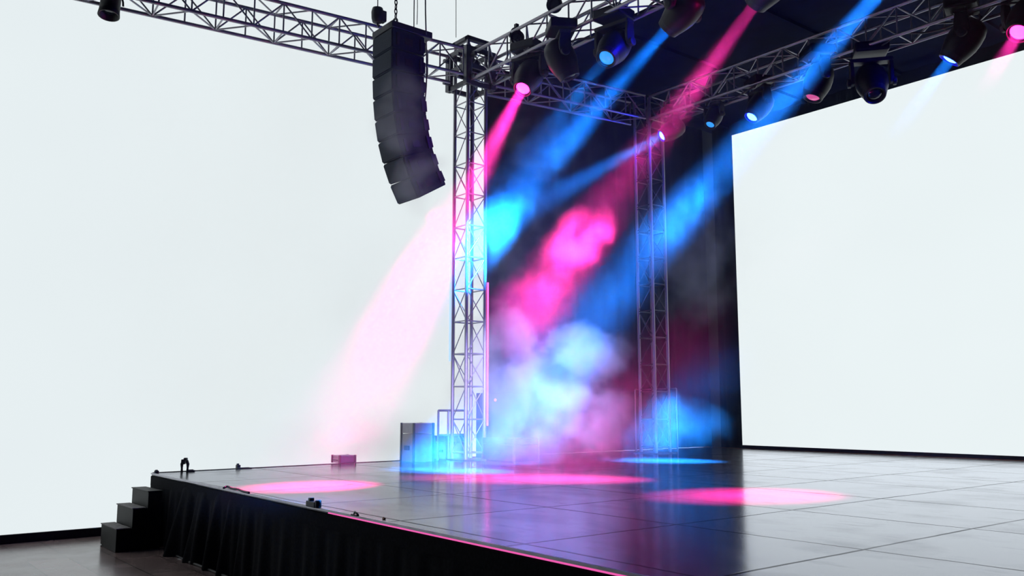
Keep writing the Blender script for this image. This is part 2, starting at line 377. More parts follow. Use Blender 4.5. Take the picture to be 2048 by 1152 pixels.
def tower(label, x, y, top, s, nb, head):
    t = thing('truss_tower', label, 'tower', (x, y, ZS)); H = top - ZS
    h = s / 2
    for a in (-1, 1):
        for b in (-1, 1): member('post', (a * h, b * h, .02), (a * h, b * h, H), .03, t)
    obj('base_plate', B((-h - .1, -h - .1, 0), (h + .1, h + .1, .02), .004), M['alu_dark'], t)
    C = [(-h, -h), (h, -h), (h, h), (-h, h)]
    for i in range(nb + 1):
        z = .12 + (H - .2) * i / nb
        for k in range(4):
            p, q = C[k], C[(k + 1) % 4]; member('rung', (*p, z), (*q, z), .011, t, not head)  # upstage tower's braces darkened to stand for the dim light there
    for i in range(nb):
        z0, z1 = .12 + (H - .2) * i / nb, .12 + (H - .2) * (i + 1) / nb
        for k in range(4):
            p, q = C[k], C[(k + 1) % 4]
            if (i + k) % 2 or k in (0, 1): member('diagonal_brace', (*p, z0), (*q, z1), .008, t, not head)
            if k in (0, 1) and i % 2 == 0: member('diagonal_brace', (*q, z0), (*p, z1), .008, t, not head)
    if head:
        for (a, b), m_, z0, z1, lb in (((1, 1), 'glow_pink', .55, 2.9, 'added pink glow line along the lit post'), ((-1, -1), 'glow_blue', 1.6, 3.3, 'added faint blue glow line along the lit post')):  # added emissive lines stand in for beam light caught on the posts
            q = obj('post_glow', T([(a * (h + .036), b * (h + .036), z0), (a * (h + .036), b * (h + .036), z1)], .013, 10), M[m_], t, True); q['label'] = lb
        g = h + .075; za, zb = ZB - ZS - .10, ZB - ZS + TH + .12
        sl_ = obj('sleeve_block', bmesh.new(), M['alu_dark'], t)
        for a in (-1, 1):
            for b in (-1, 1):
                m_ = obj('corner_plate', B((a * g - .05, b * g - .05, za), (a * g + .05, b * g + .05, zb), .008), M['alu_dark'], sl_)
        for z in (za, (za + zb) / 2 - .03, zb - .07):
            for k in range(4):
                p, q = [(-g, -g), (g, -g), (g, g), (-g, g)][k], [(g, -g), (g, g), (-g, g), (-g, -g)][k]
                lo = (min(p[0], q[0]) - .02, min(p[1], q[1]) - .02, z); hi = (max(p[0], q[0]) + .02, max(p[1], q[1]) + .02, z + .085)
                obj('collar_plate', B(lo, hi, .006), M['alu_dark'], sl_)
        # gussets reaching out to the trusses and cable bundle
        for ang in (0, PI / 2, -PI / 2):
            dv = Vector((math.cos(ang), math.sin(ang), 0))
            for zz in (za + .12, zb - .16):
                member('gusset_arm', dv * g + Vector((-dv.y, dv.x, 0)) * .2 + Vector((0, 0, zz)), dv * (g + .16) + Vector((-dv.y, dv.x, 0)) * .2 + Vector((0, 0, zz)), .035, sl_, True)
                member('gusset_arm', dv * g - Vector((-dv.y, dv.x, 0)) * .2 + Vector((0, 0, zz)), dv * (g + .16) - Vector((-dv.y, dv.x, 0)) * .2 + Vector((0, 0, zz)), .035, sl_, True)
        bm = bmesh.new()
        for k in range(4):
            p, q = C[k], C[(k + 1) % 4]
            box(bm, (min(p[0], q[0]) - .045, min(p[1], q[1]) - .045, H - .06), (max(p[0], q[0]) + .045, max(p[1], q[1]) + .045, H), .005)
        obj('top_frame', bm, M['alu_dark'], t)
        pl = bmesh.new(); box(pl, (-.13, -.12, za + .25), (.10, .13, zb - .1), .03)
        obj('pulley_housing', pl, M['alu_dark'], t)
        for q in range(3):
            pts = [(-.02 + .05 * q, .05 - .05 * q, zb - .2 - .25 * k) for k in range(1)] + [(-.02 + .05 * q + .012 * math.sin(k * 1.3 + q), .05 - .05 * q, zb - .2 - .3 * k) for k in range(1, 9)]
            obj('cable', T(pts, .011, 6), M['rubber'], t)
    return t
zta = on_z(941, 80, 0)
topA = EYE.z + (ray(941, 80) * 15.05).z
tower('pale aluminium truss tower beside the pink beam at the front truss corner', TAx, TAy, topA, .375, 13, True)
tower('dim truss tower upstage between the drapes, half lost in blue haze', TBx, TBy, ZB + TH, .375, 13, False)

# ------------------------------------------------------------------ moving lights
AIM = {}
def spot(name, loc, target, col, power, size, blend=.25, rad=.07):
    l = bpy.data.lights.new(name, 'SPOT'); l.color = col; l.energy = power; l.spot_size = math.radians(size); l.spot_blend = blend; l.shadow_soft_size = rad
    o = bpy.data.objects.new(name, l); COL.objects.link(o); o.location = loc
    o.rotation_mode = 'QUATERNION'; o.rotation_quaternion = (Vector(target) - Vector(loc)).to_track_quat('-Z', 'Y')
    return o

_bm_head = lathe([(.045, -.235), (.10, -.225), (.145, -.19), (.172, -.12), (.182, -.03), (.180, .05), (.166, .11), (.145, .18), (.122, .235), (.112, .25), (.092, .25), (.086, .225)], 32, True)
HEAD_ME = bpy.data.meshes.new('head_shell'); _bm_head.to_mesh(HEAD_ME); _bm_head.free(); HEAD_ME.materials.append(M['black'])
for p in HEAD_ME.polygons: p.use_smooth = True
_b = lathe([(.078, .228), (.094, .232), (.112, .262), (.122, .258), (.140, .19), (.134, .19)], 32, False)
BEZ_ME = bpy.data.meshes.new('lens_ring'); _b.to_mesh(BEZ_ME); _b.free(); BEZ_ME.materials.append(M['blackmetal'])
def lens_mesh(m, r=.088):
    bm = lathe([(.002, .262), (r * .45, .258), (r * .8, .248), (r, .232)], 28, False)
    bmesh.ops.holes_fill(bm, edges=[e for e in bm.edges if e.is_boundary and e.verts[0].co.xy.length < .02])
    bmesh.ops.recalc_face_normals(bm, faces=bm.faces)
    me = bpy.data.meshes.new('lens'); bm.to_mesh(me); bm.free(); me.materials.append(m)
    for p in me.polygons: p.use_smooth = True
    return me
LENS = {k: lens_mesh(M[k]) for k in ('lens_blue', 'lens_pink', 'lens_dimblue', 'lens_dimpink', 'lens_off')}
def yoke_bm():
    bm = bmesh.new()
    for s in (-1, 1):
        pts = [(-.055, .0), (.055, .0), (.075, -.12), (.07, -.20), (.045, -.262), (0, -.28), (-.045, -.262), (-.07, -.20), (-.075, -.12)]
        f = [bm.verts.new((p[0], s * .195, p[1])) for p in pts]; g = [bm.verts.new((p[0], s * .235, p[1])) for p in pts]
        n = len(pts); bm.faces.new(f); bm.faces.new(g[::-1])
        for i in range(n): bm.faces.new((f[i], f[(i + 1) % n], g[(i + 1) % n], g[i]))
    box(bm, (-.07, -.235, -.01), (.07, .235, .035))
    bmesh.ops.recalc_face_normals(bm, faces=bm.faces)
    bmesh.ops.bevel(bm, geom=bm.edges[:], offset=.006, segments=2, affect='EDGES')
    return bm
_y = yoke_bm(); YOKE_ME = bpy.data.meshes.new('yoke'); _y.to_mesh(YOKE_ME); _y.free(); YOKE_ME.materials.append(M['blackmetal'])
_b = B((-.165, -.19, 0), (.165, .19, .115), .022); BASE_ME = bpy.data.meshes.new('base_box'); _b.to_mesh(BASE_ME); _b.free(); BASE_ME.materials.append(M['black'])
_b = lathe([(.052, -.004), (.052, .03), (.03, .036)], 16, True); KNOB_ME = bpy.data.meshes.new('pivot_knob'); _b.to_mesh(KNOB_ME); _b.free(); KNOB_ME.materials.append(M['blackmetal'])
_b = bmesh.new()
for i in range(5): box(_b, (-.05, -.012 + i * .0, -.10 + i * .022), (.05, .012, -.092 + i * .022))
VENT_ME = bpy.data.meshes.new('vent'); _b.to_mesh(VENT_ME); _b.free(); VENT_ME.materials.append(M['blackmetal'])
def inst(name, me, parent, loc=(0, 0, 0), quat=None, scale=None):
    o = bpy.data.objects.new(name, me); COL.objects.link(o); o.parent = parent; o.location = loc
    if quat is not None: o.rotation_mode = 'QUATERNION'; o.rotation_quaternion = quat
    if scale: o.scale = scale
    return o
PIV = .30                                        # pivot below the underside of the base
def moving_light(label, lens_px, yline, target, lens, group, sc_=1.0, loc=None):
    sc_ *= 1.22
    tg = Vector(target)
    lp = Vector(loc) if loc is not None else on_y(*lens_px, yline)
    for _ in range(3):
        d = (tg - lp).normalized()
        if loc is None: lp = on_y(*lens_px, yline + d.y * .25 * sc_)
    piv = lp - d * .25 * sc_
    top = ZB - .03
    root = thing('moving_spotlight', label, 'stage light', (piv.x, piv.y, top), 0, group)
    pan = math.atan2(d.y, d.x)
    qz = Euler((0, 0, pan)).to_quaternion()
    zbase = piv.z + (PIV + .03) * sc_ - top        # underside of base, relative
    S = (sc_,) * 3
    base = inst('base', BASE_ME, root, (0, 0, zbase), qz, S)
    # hanging clamp from the chord down to the base
    bm = bmesh.new(); zt_ = 0.06; hb = zbase + .112 * sc_
    for s in (-1, 1):
        box(bm, (s * .11 - .02, -.03, hb), (s * .11 + .02, .03, max(hb + .03, zt_)), .004)
        tube(bm, [(s * .11 - .03, 0, zt_), (s * .11 + .03, 0, zt_)], .05, 12)
    cl = obj('clamp', bm, M['blackmetal'], root)
    yk = inst('yoke', YOKE_ME, root, (0, 0, piv.z + .28 * sc_ * .86 - top), qz, S)
    for s in (-1, 1):
        inst('pivot_knob', KNOB_ME, yk, (0, s * .236, -.24), Euler((-s * PI / 2, 0, 0)).to_quaternion())
    hq = d.to_track_quat('Z', 'Y')
    hd = inst('head', HEAD_ME, root, (0, 0, piv.z - top), hq, S)
    inst('lens_ring', BEZ_ME, hd); inst('lens', LENS[lens], hd)
    return lp + d * .03, d
GF, GR = 'moving lights on the front truss', 'moving lights on the rear truss'
lightpos = {}
def z_(x, y): return on_z(x, y, ZS)
tP1 = z_(622, 972); tB1 = on_x(842, 618, XW); tP2 = on_x(1042, 650, XD); tB3 = z_(908, 941)
lightpos['P1'] = moving_light('moving light with a bright pink lens beside the pale truss tower', (1045, 178), YF - .1, tP1, 'lens_pink', GF)
moving_light('unlit black moving light between the pink one and the dim blue one', (1140, 155), YF - .3, z_(1500, 935), 'lens_off', GF)
lightpos['D'] = moving_light('moving light with a dim blue lens, next to the unlit one on the front truss', (1212, 117), YF - .05, z_(560, 1010), 'lens_dimblue', GF)
lightpos['B1'] = moving_light('moving light with a bright blue lens, largest of the blue ones', (1335, 58), YF + .05, tB1, 'lens_blue', GF)
lightpos['P2'] = moving_light('moving light with a pink lens cut by the top of the photo', (1511, 8), YF + .15, tP2, 'lens_pink', GF)
lightpos['B3'] = moving_light('blue moving light above the photo edge sending down the broad blue beam', (1800, -62), YF + .1, tB3, 'lens_blue', GF)
tB2 = on_x(978, 462, XD); tB4 = EYE + ray(1120, 770) * 13.4; tB5 = z_(1325, 921); tP5 = z_(1500, 990)
lightpos['B2'] = moving_light('small blue moving light glowing beside the dim upstage tower', (1323, 272), YR - .1, tB2, 'lens_blue', GR, .82)
lightpos['B4'] = moving_light('small blue moving light shining beside the top corner of the display screen', (1503, 235), YR - .1, tB4, 'lens_blue', GR, .9)
moving_light('dark moving light with a faint pink lens rim inside the broad blue beam', (1625, 196), YR - .2, z_(1380, 930), 'lens_dimpink', GR)
moving_light('big unlit moving light hanging down over the edge of the display screen', (1750, 190), YR - .05, on_z(1950, 985, ZS), 'lens_off', GR, 1.08)
lightpos['B5'] = moving_light('blue lit moving light on the rear truss, over the display screen edge', (1899, 120), YR - .1, tB5, 'lens_blue', GR, 1.05)
lightpos['P5'] = moving_light('moving light with a pink lens at the outer end of the rear truss', (2037, 66), YR - .1, tP5, 'lens_pink', GR, 1.05)
moving_light('tiny dim blue moving light between the two small blue ones on the rear truss', (1420, 250), YR + .1, z_(1100, 930), 'lens_dimblue', GR, .7)

def disc(name, loc, target, col, power, spread, rad=.078):
    l = bpy.data.lights.new(name, 'AREA'); l.shape = 'DISK'; l.size = rad * 2; l.color = col; l.energy = power; l.spread = math.radians(spread)
    o = bpy.data.objects.new(name, l); COL.objects.link(o); o.location = loc
    o.rotation_mode = 'QUATERNION'; o.rotation_quaternion = (Vector(target) - Vector(loc)).to_track_quat('-Z', 'Y')
    return o
PW = 100.0
def lamp(key, tgt, col, k, size):
    lp, d = lightpos[key]; disc('beam_' + key, lp, tgt, col, PW * k, size)
CYAN = (.012, .25, 1.0)
lamp('P1', tP1, PINK, 6.0, 12.0)
lamp('B1', tB1, BLUE, 7.0, 12.0)
lamp('P2', tP2, PINK, 8.5, 13.0)
lamp('B3', tB3, CYAN, 12.0, 10.5)
lamp('B2', tB2, BLUE, 2.0, 12)
lamp('B4', tB4, BLUE, 1.3, 12)
lamp('B5', tB5, CYAN, 10.0, 14)
lamp('P5', tP5, PINK, 3.0, 13)
lamp('D', z_(560, 1010), BLUE, .5, 14)
# unseen lamps added: one for the pink floor pool, one to brighten the smoke
disc('beam_pink_pool', (-2.3, YR - .1, 6.75), z_(1080, 957), (1.0, .05, .34), PW * 9, 11)
HB = 60000.0
spot('smoke_fill_spot', (2.0, 1.0, 7.5), EYE + ray(1088, 765) * 13.2, (.42, .37, 1.0), HB * 3.2, 11.5, 1.0, .12)

# ------------------------------------------------------------------ fixtures lying on the trusses
def par_can(label, px, y_, aim, s=1.0):
    p = on_y(*px, y_); r = thing('par_can', label, 'stage light', p)
    q = Vector(aim).normalized().to_track_quat('Z', 'Y')
    b = obj('can', lathe([(.03, -.17), (.08, -.16), (.10, -.11), (.105, .10), (.112, .16), (.098, .16), (.092, .10)], 24), M['black'], r, True); b.rotation_mode = 'QUATERNION'; b.rotation_quaternion = q; b.scale = (s,) * 3
    l = obj('lens', lathe([(.002, .112), (.05, .108), (.092, .098)], 20, False), M['lens_off'], b, True)
    k = bmesh.new(); pts = []
    for i in range(13): a = PI * i / 12; pts.append((0, .13 * s * math.cos(a), .13 * s * math.sin(a) * 1.4))
    tube(k, pts, .014, 8); obj('bracket', k, M['blackmetal'], r)
    c = bmesh.new(); box(c, (-.03, -.03, .16 * s), (.03, .03, .25 * s), .006); obj('clamp', c, M['blackmetal'], r)
    return r
par_can('round black par can sitting on top of the front truss near the tower', (1033, 78), YF - .12, (.75, -.5, -.25))
par_can('black par can on the front truss, cut by the top of the photo', (1110, 10), YF - .1, (.6, -.6, -.4), 1.1)
par_can('black par can hanging from the outer end of the speaker truss', (221, 6), s1.y - .18, (.15, -.1, -1), 1.25)

# ------------------------------------------------------------------ flown speaker column
near = EYE + ray(787, 40) * 12.6
W_, D_ = .575, .575; CH = .318
# near corner is (+W/2, -D/2) of the top frame
lo_ = Vector((near.x - W_ / 2, near.y + D_ / 2, near.z))
sp = thing('speaker_array', 'curved black column of hanging loudspeaker cabinets in front of the white backdrop', 'speaker', lo_)
bm = bmesh.new()
box(bm, (-W_ / 2, -D_ / 2 - .02, -.10), (W_ / 2, D_ / 2 + .10, 0), .012)
obj('top_frame', bm, M['blackmetal'], sp)
bm = bmesh.new(); tube(bm, [(-.02 + .06 * math.cos(a), 0, .05 + .06 * math.sin(a)) for a in [PI * 2 * i / 16 for i in range(17)]], .016, 8); box(bm, (-.05, -.05, 0), (.05, .05, .03), .005)
shx = bm; o = obj('shackle', shx, M['blackmetal'], sp); o.location = (W_ / 2 - .14, -D_ / 2 + .12, 0)
tilts = [0, 1.0, 3, 6.5, 11, 17, 23, 29]
pos = Vector((0, -D_ / 2, -.10))                  # front top edge
def cab_bm(taper):
    bm = bmesh.new(); w = W_ / 2 * .965
    d0, d1 = 0, D_ * .94
    pts = [(d0, 0), (d0, -CH + .012), (d1, -CH + .012 + taper), (d1, -taper)]
    a = [bm.verts.new((-w, p[0], p[1])) for p in pts]; b = [bm.verts.new((w, p[0], p[1])) for p in pts]
    bm.faces.new(a); bm.faces.new(b[::-1])
    for i in range(4): bm.faces.new((a[i], a[(i + 1) % 4], b[(i + 1) % 4], b[i]))
    bmesh.ops.recalc_face_normals(bm, faces=bm.faces); bmesh.ops.bevel(bm, geom=bm.edges[:], offset=.008, segments=2, affect='EDGES')
    return bm
for i, tl in enumerate(tilts):
    a = math.radians(tl)
    cb = obj('cabinet', cab_bm(.012 + .0), M['cabinet'], sp, loc=pos); cb.rotation_euler = (a, 0, 0)
    g = B((-W_ / 2 * .93, -.016, -CH + .03), (W_ / 2 * .93, .0, -.018), .006); obj('grille', g, M['grille'], cb)
    bm = bmesh.new()
    for yy in (.06, D_ * .80):
        box(bm, (W_ / 2 * .965, yy, -CH * .8), (W_ / 2 * .965 + .018, yy + .045, -CH * .2), .004)
        box(bm, (-W_ / 2 * .965 - .018, yy, -CH * .8), (-W_ / 2 * .965, yy + .045, -CH * .2), .004)
    box(bm, (W_ / 2 * .5, D_ * .94, -CH * .75), (W_ / 2 * .9, D_ * .94 + .035, -CH * .25), .006)
    obj('rigging_plate', bm, M['blackmetal'], cb)
    bm = bmesh.new(); box(bm, (W_ / 2 * .965, D_ * .36, -CH * .66), (W_ / 2 * .965 + .006, D_ * .58, -CH * .34), .002); obj('side_handle', bm, M['black'], cb)
    pos = pos + Vector((0, math.sin(a), -math.cos(a))) * CH
# chains and hoist
def chain(label, top, bot, r=.02):
    o = bmesh.new(); n = max(3, int((Vector(top) - Vector(bot)).length / .07)); tp, bt = Vector(top), Vector(bot)
    for i in range(n):
        c = tp.lerp(bt, (i + .5) / n); pts = []
        for k in range(9):
            a = 2 * PI * k / 8; u = (r * math.cos(a), 0) if i % 2 else (0, r * math.cos(a)); pts.append(c + Vector((u[0], u[1], .045 * math.sin(a))))
        tube(o, pts, .009, 6)
    q = obj('hoist_chain', o, M['blackmetal']); return tag(q, label, 'chain')
sk = lo_ + Vector((W_ / 2 - .14, -D_ / 2 + .12, .08))
chain('heavy dark chain holding the top frame of the speaker column', sk + Vector((0, 0, 1.3)), sk + Vector((0, 0, .03)))
hp = EYE + ray(755, 30) * 12.6
h = thing('chain_hoist', 'black chain hoist motor hanging by the top of the speaker column', 'hoist', hp)
obj('motor_body', lathe([(.03, -.12), (.07, -.11), (.085, -.05), (.09, .04), (.075, .1), (.03, .12)], 20), M['black'], h, True)
bm = B((-.05, .05, -.09), (.06, .12, .07), .012); obj('gear_case', bm, M['blackmetal'], h)
bm = T([(0, 0, -.11), (.01, 0, -.16), (.04, 0, -.19), (.06, 0, -.17)], .014, 8); obj('hook', bm, M['blackmetal'], h)
obj('lift_wire', T([(0, 0, .11), (0, 0, 1.2)], .008, 6), M['rubber'], h)
lb = h
# cables beside the column and thin wires overhead
def cable(name, label, pts, r, cat='cable', m=None, group=None):
    P = [Vector(p) for p in pts]; out = []
    for i in range(len(P) - 1):
        p0, p1, p2, p3 = P[max(i - 1, 0)], P[i], P[i + 1], P[min(i + 2, len(P) - 1)]
        for k in range(6):
            t = k / 6; out.append(.5 * ((2 * p1) + (p2 - p0) * t + (2 * p0 - 5 * p1 + 4 * p2 - p3) * t * t + (3 * p1 - p0 - 3 * p2 + p3) * t ** 3))
    out.append(P[-1])
    return tag(obj(name, T(out, r, 6), m or M['rubber'], None, True), label, cat, group)
def D(x, y, d): return EYE + ray(x, y) * d
cable('speaker_cable', 'black cable looping down behind the speaker column edge', [D(851, -30, 12.9), D(851, 20, 12.9), D(852, 62, 12.9), D(853, 110, 13.35), D(853, 160, 13.35), D(850, 200, 13.35), D(845, 230, 13.35), D(841, 262, 13.35)], .011)
cable('speaker_cable', 'thin black cable running close down the speaker column side', [D(829, -30, 13.35), D(828, 30, 13.35), D(829, 75, 13.45), D(838, 90, 13.45), D(840, 140, 13.45), D(842, 200, 13.45), D(845, 240, 13.5)], .009)
cable('hanging_wire', 'pair of thin blue-grey wires above the speaker top frame', [D(834, -40, 12.9), D(835, 10, 12.9), D(834, 49, 12.9)], .006, 'wire')
cable('hanging_wire', 'thin straight wire hanging down to the pale tower top', [D(912, -40, 15.05), D(912, 20, 15.05), D(912, 75, 15.05)], .006, 'wire')
cable('truss_cable', 'black power cable sagging along the front truss', [Vector((-11.1 + i * .32, YF + .1 + .05 * math.sin(i * 2.1), ZB + .05 - .09 * abs(math.sin(i * 1.1)))) for i in range(24)], .017)
cable('truss_cable', 'black power cable sagging along the rear truss', [Vector((TBx + .4 + i * .34, YR - .12 + .05 * math.sin(i * 1.7), ZB + .03 - .10 * abs(math.sin(i * .9)))) for i in range(25)], .015)

# ------------------------------------------------------------------ things on the deck
def case(label, x, y, z, w, d, h, m='case', rot=0):
    t = thing('road_case', label, 'case', (x, y, z), rot)
    obj('body', B((-w / 2, -d / 2, .0), (w / 2, d / 2, h * .72), .012), M[m], t)
    obj('lid', B((-w / 2, -d / 2, h * .735), (w / 2, d / 2, h), .012), M[m], t)
    bm = bmesh.new()
    for a in (-1, 1):
        for b in (-1, 1): box(bm, (a * w / 2 - .016, b * d / 2 - .016, 0), (a * w / 2 + .016, b * d / 2 + .016, h + .003), .004)
    obj('corner_guard', bm, M['alu_dark'], t)
    bm = bmesh.new(); box(bm, (-.07, -d / 2 - .02, h * .3), (.07, -d / 2, h * .42), .006); obj('handle', bm, M['blackmetal'], t)
    return t
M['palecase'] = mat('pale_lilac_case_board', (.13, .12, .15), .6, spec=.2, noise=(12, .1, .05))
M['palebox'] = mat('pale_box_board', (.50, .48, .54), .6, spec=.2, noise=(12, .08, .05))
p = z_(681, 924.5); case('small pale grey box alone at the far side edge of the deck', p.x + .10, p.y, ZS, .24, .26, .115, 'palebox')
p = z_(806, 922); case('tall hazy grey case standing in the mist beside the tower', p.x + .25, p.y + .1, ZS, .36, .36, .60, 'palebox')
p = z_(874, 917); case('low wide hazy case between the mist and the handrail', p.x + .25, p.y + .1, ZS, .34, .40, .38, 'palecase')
q = on_x(996, 890, XD + 1.15); case('dark equipment case in the purple mist at the foot of the tower', q.x, q.y + .25, ZS, .8, .5, .36, 'step')
def rail(label, pts, posts, r=.018):
    t = thing('guard_rail', label, 'railing', pts[0])
    o_ = Vector(pts[0])
    for i in range(len(pts) - 1):
        for zz in (1.0, .5):
            if zz == .5 and len(pts) == 2: continue
            member('top_bar' if zz == 1.0 else 'middle_bar', Vector(pts[i]) - o_ + Vector((0, 0, zz * RH)), Vector(pts[i + 1]) - o_ + Vector((0, 0, zz * RH)), r, t)
    for q in posts: member('post', Vector(q) - o_, Vector(q) - o_ + Vector((0, 0, RH)), r, t)
    return t
RH = .60
ra = on_x(876, 893, XD + .35); ra.z = ZS
rb_ = on_x(896, 893, XD + .35); rb_.z = ZS
rc = on_x(934, 893, XD + .35); rc.z = ZS
RH = (on_x(876, 821, XD + .35).z - ZS)
rail('pale metal handrail standing at the foot of the front truss tower', [ra, rb_, rc], [ra, rb_, rc])
rd = on_y(1355, 889, YR + .3); rd.z = ZS; re_ = on_y(1272, 889, YR + .3); re_.z = ZS
RH = on_y(1355, 777, YR + .3).z - ZS
rail('thin brown metal handrail standing at the foot of the dim upstage tower', [re_, rd], [re_, rd], .014)
# small two-legged clamp stand on the side edge of the deck
p = z_(369, 944)
t = thing('floor_stand', 'tiny black two-legged stand on the deck corner above the stairs', 'stand', (p.x, p.y, ZS), math.atan2(RT.y, RT.x))
for s in (-1, 1):
    g = obj('leg', T([(s * .036, 0, 0), (s * .038, 0, .05), (s * .040, 0, .10), (s * .022, 0, .15)], [.016, .013, .020, .02], 10), M['black'], t, True)
bm = bmesh.new(); box(bm, (-.045, -.03, .10), (.005, .03, .165), .012); obj('body', bm, M['black'], t)
bm = bmesh.new(); box(bm, (-.015, -.025, .15), (.03, .025, .185), .01); obj('cap', bm, M['black'], t)
def small(name, label, cat, px, dims, m='rubber', rot=0.0, bev=.006):
    p = z_(*px); w, d, h = dims
    bm = bmesh.new(); box(bm, (-w / 2, -d / 2, 0), (w / 2, d / 2, h), bev); box(bm, (-w * .3, -d * .35, h * .9), (-w * .05, d * .35, h * 1.35), bev * .6)
    o = obj(name, bm, M[m]); o.location = (p.x, p.y, ZS); o.rotation_euler = (0, 0, rot); return tag(o, label, cat)
small('cable_block', 'tiny black block on the side edge of the deck', 'connector', (476, 937), (.06, .05, .05))
small('cable_cover', 'flat black strip lying on the side edge of the deck', 'cable cover', (488, 937.5), (.05, .22, .014))
small('connector_clip', 'tiny black knob at the stage corner beside the stairs', 'connector', (313, 946), (.05, .05, .03))
small('connector_clip', 'tiny dark lump by the feet of the two-legged stand', 'connector', (382, 943.5), (.05, .09, .022))
p = z_(626, 1014)
t = thing('cable_connector', 'black cable connector block lying on the front deck edge', 'connector', (p.x, p.y, ZS), math.atan2(dirf.y, dirf.x))
obj('body', B((-.085, -.03, 0), (.085, .03, .05), .008), M['black'], t)
obj('plug', lathe([(.02, -.03), (.028, -.02), (.028, .03), (.02, .035)], 14), M['rubber'], t, True, (.10, 0, .03))
bm = B((-.06, -.02, .05), (-.02, .02, .075), .005); obj('latch', bm, M['blackmetal'], t)
p = z_(712, 1034)
t = thing('cable_clip', 'small black clip with a raised tongue on the front deck edge', 'clip', (p.x, p.y, ZS + .006), math.atan2(dirf.y, dirf.x))
obj('body', B((-.07, -.012, 0), (.03, .012, .012), .003), M['black'], t)
obj('tongue', T([(-.045, 0, .004), (-.02, .0, .030), (.02, 0, .020), (.045, 0, .012)], [.005, .008, .008, .004], 8), M['black'], t, True)
small('connector_clip', 'tiny reddish knob on the deck behind the front edge', 'connector', (768, 1038.5), (.03, .02, .012), 'brass')
cable('deck_cable', 'short black cable lying over the front deck edge near the stairs', [z_(447, 978) + Vector((0, 0, .01)), z_(455, 977) + Vector((0, 0, .02)), z_(465, 979.5) + Vector((0, 0, .012)), z_(476, 982) + Vector((0, 0, .018)), z_(486, 984.5) + Vector((0, 0, .01)), z_(498, 988) + Vector((0, 0, .012))], .012)
# cable along the skirt foot
cable('floor_cable', 'black cable trailing over the hall floor along the skirt hem', [on_z(332, 1106, .012), on_z(352, 1111, .012), on_z(372, 1121, .012), on_z(398, 1131, .012), on_z(425, 1142, .012), on_z(452, 1153, .012), on_z(480, 1166, .012)], .014)
pt = on_z(338, 1093.5, 0)
def scrap(label, a, rot, w=.08):
    o = obj('tape_scrap', B((-w / 2, -.012, 0), (w / 2, .012, .003)), M['white']); o.location = a; o.rotation_euler = (0, 0, rot); return tag(o, label, 'tape')
scrap('white tape scrap on the floor beside the cable at the skirt hem', on_z(364, 1119, .001), .3, .13)
# red standby lamp on an amplifier rack in the mist
q = on_x(990, 800, XD + .5)
t = thing('amplifier_rack', 'dark rack with a tiny red lamp in the mist behind the tower', 'rack', (q.x - .2, q.y + .15, ZS))
rh = q.z - ZS + .12
obj('body', B((-.2, -.25, 0), (.2, .25, rh), .012), M['step'], t)
bm = bmesh.new(); bmesh.ops.create_uvsphere(bm, u_segments=12, v_segments=8, radius=.022); o = obj('indicator', bm, M['red_led'], t, True, (.205, -.15, rh - .12)); o['label'] = 'glowing red standby lamp'
o = obj('front_panel', B((.2, -.22, .05), (.206, .22, rh - .03)), M['blackmetal'], t)

# ------------------------------------------------------------------ haze and smoke
def vol_mat(name, g=.25, col=(1, 1, 1), step=1.0, absorb=0, acol=(0, 0, 0)):
    m = bpy.data.materials.new(name); m.use_nodes = True; nt = m.node_tree; N, L = nt.nodes, nt.links
    N.remove(N['Principled BSDF'])
    at = N.new('ShaderNodeAttribute'); at.attribute_name = 'density'
    v = N.new('ShaderNodeVolumeScatter'); v.inputs['Color'].default_value = (*col, 1); v.inputs['Anisotropy'].default_value = g
    L.new(at.outputs['Fac'], v.inputs['Density'])
    if absorb:
        ab = N.new('ShaderNodeVolumeAbsorption'); ab.inputs['Color'].default_value = (*acol, 1); ad = N.new('ShaderNodeAddShader')
        ml = N.new('ShaderNodeMath'); ml.operation = 'MULTIPLY'; L.new(at.outputs['Fac'], ml.inputs[0]); ml.inputs[1].default_value = absorb
        L.new(ml.outputs[0], ab.inputs['Density']); L.new(v.outputs[0], ad.inputs[0]); L.new(ab.outputs[0], ad.inputs[1]); L.new(ad.outputs[0], N['Material Output'].inputs['Volume'])
    else: L.new(v.outputs[0], N['Material Output'].inputs['Volume'])
    m.cycles.volume_step_rate = step
    return m
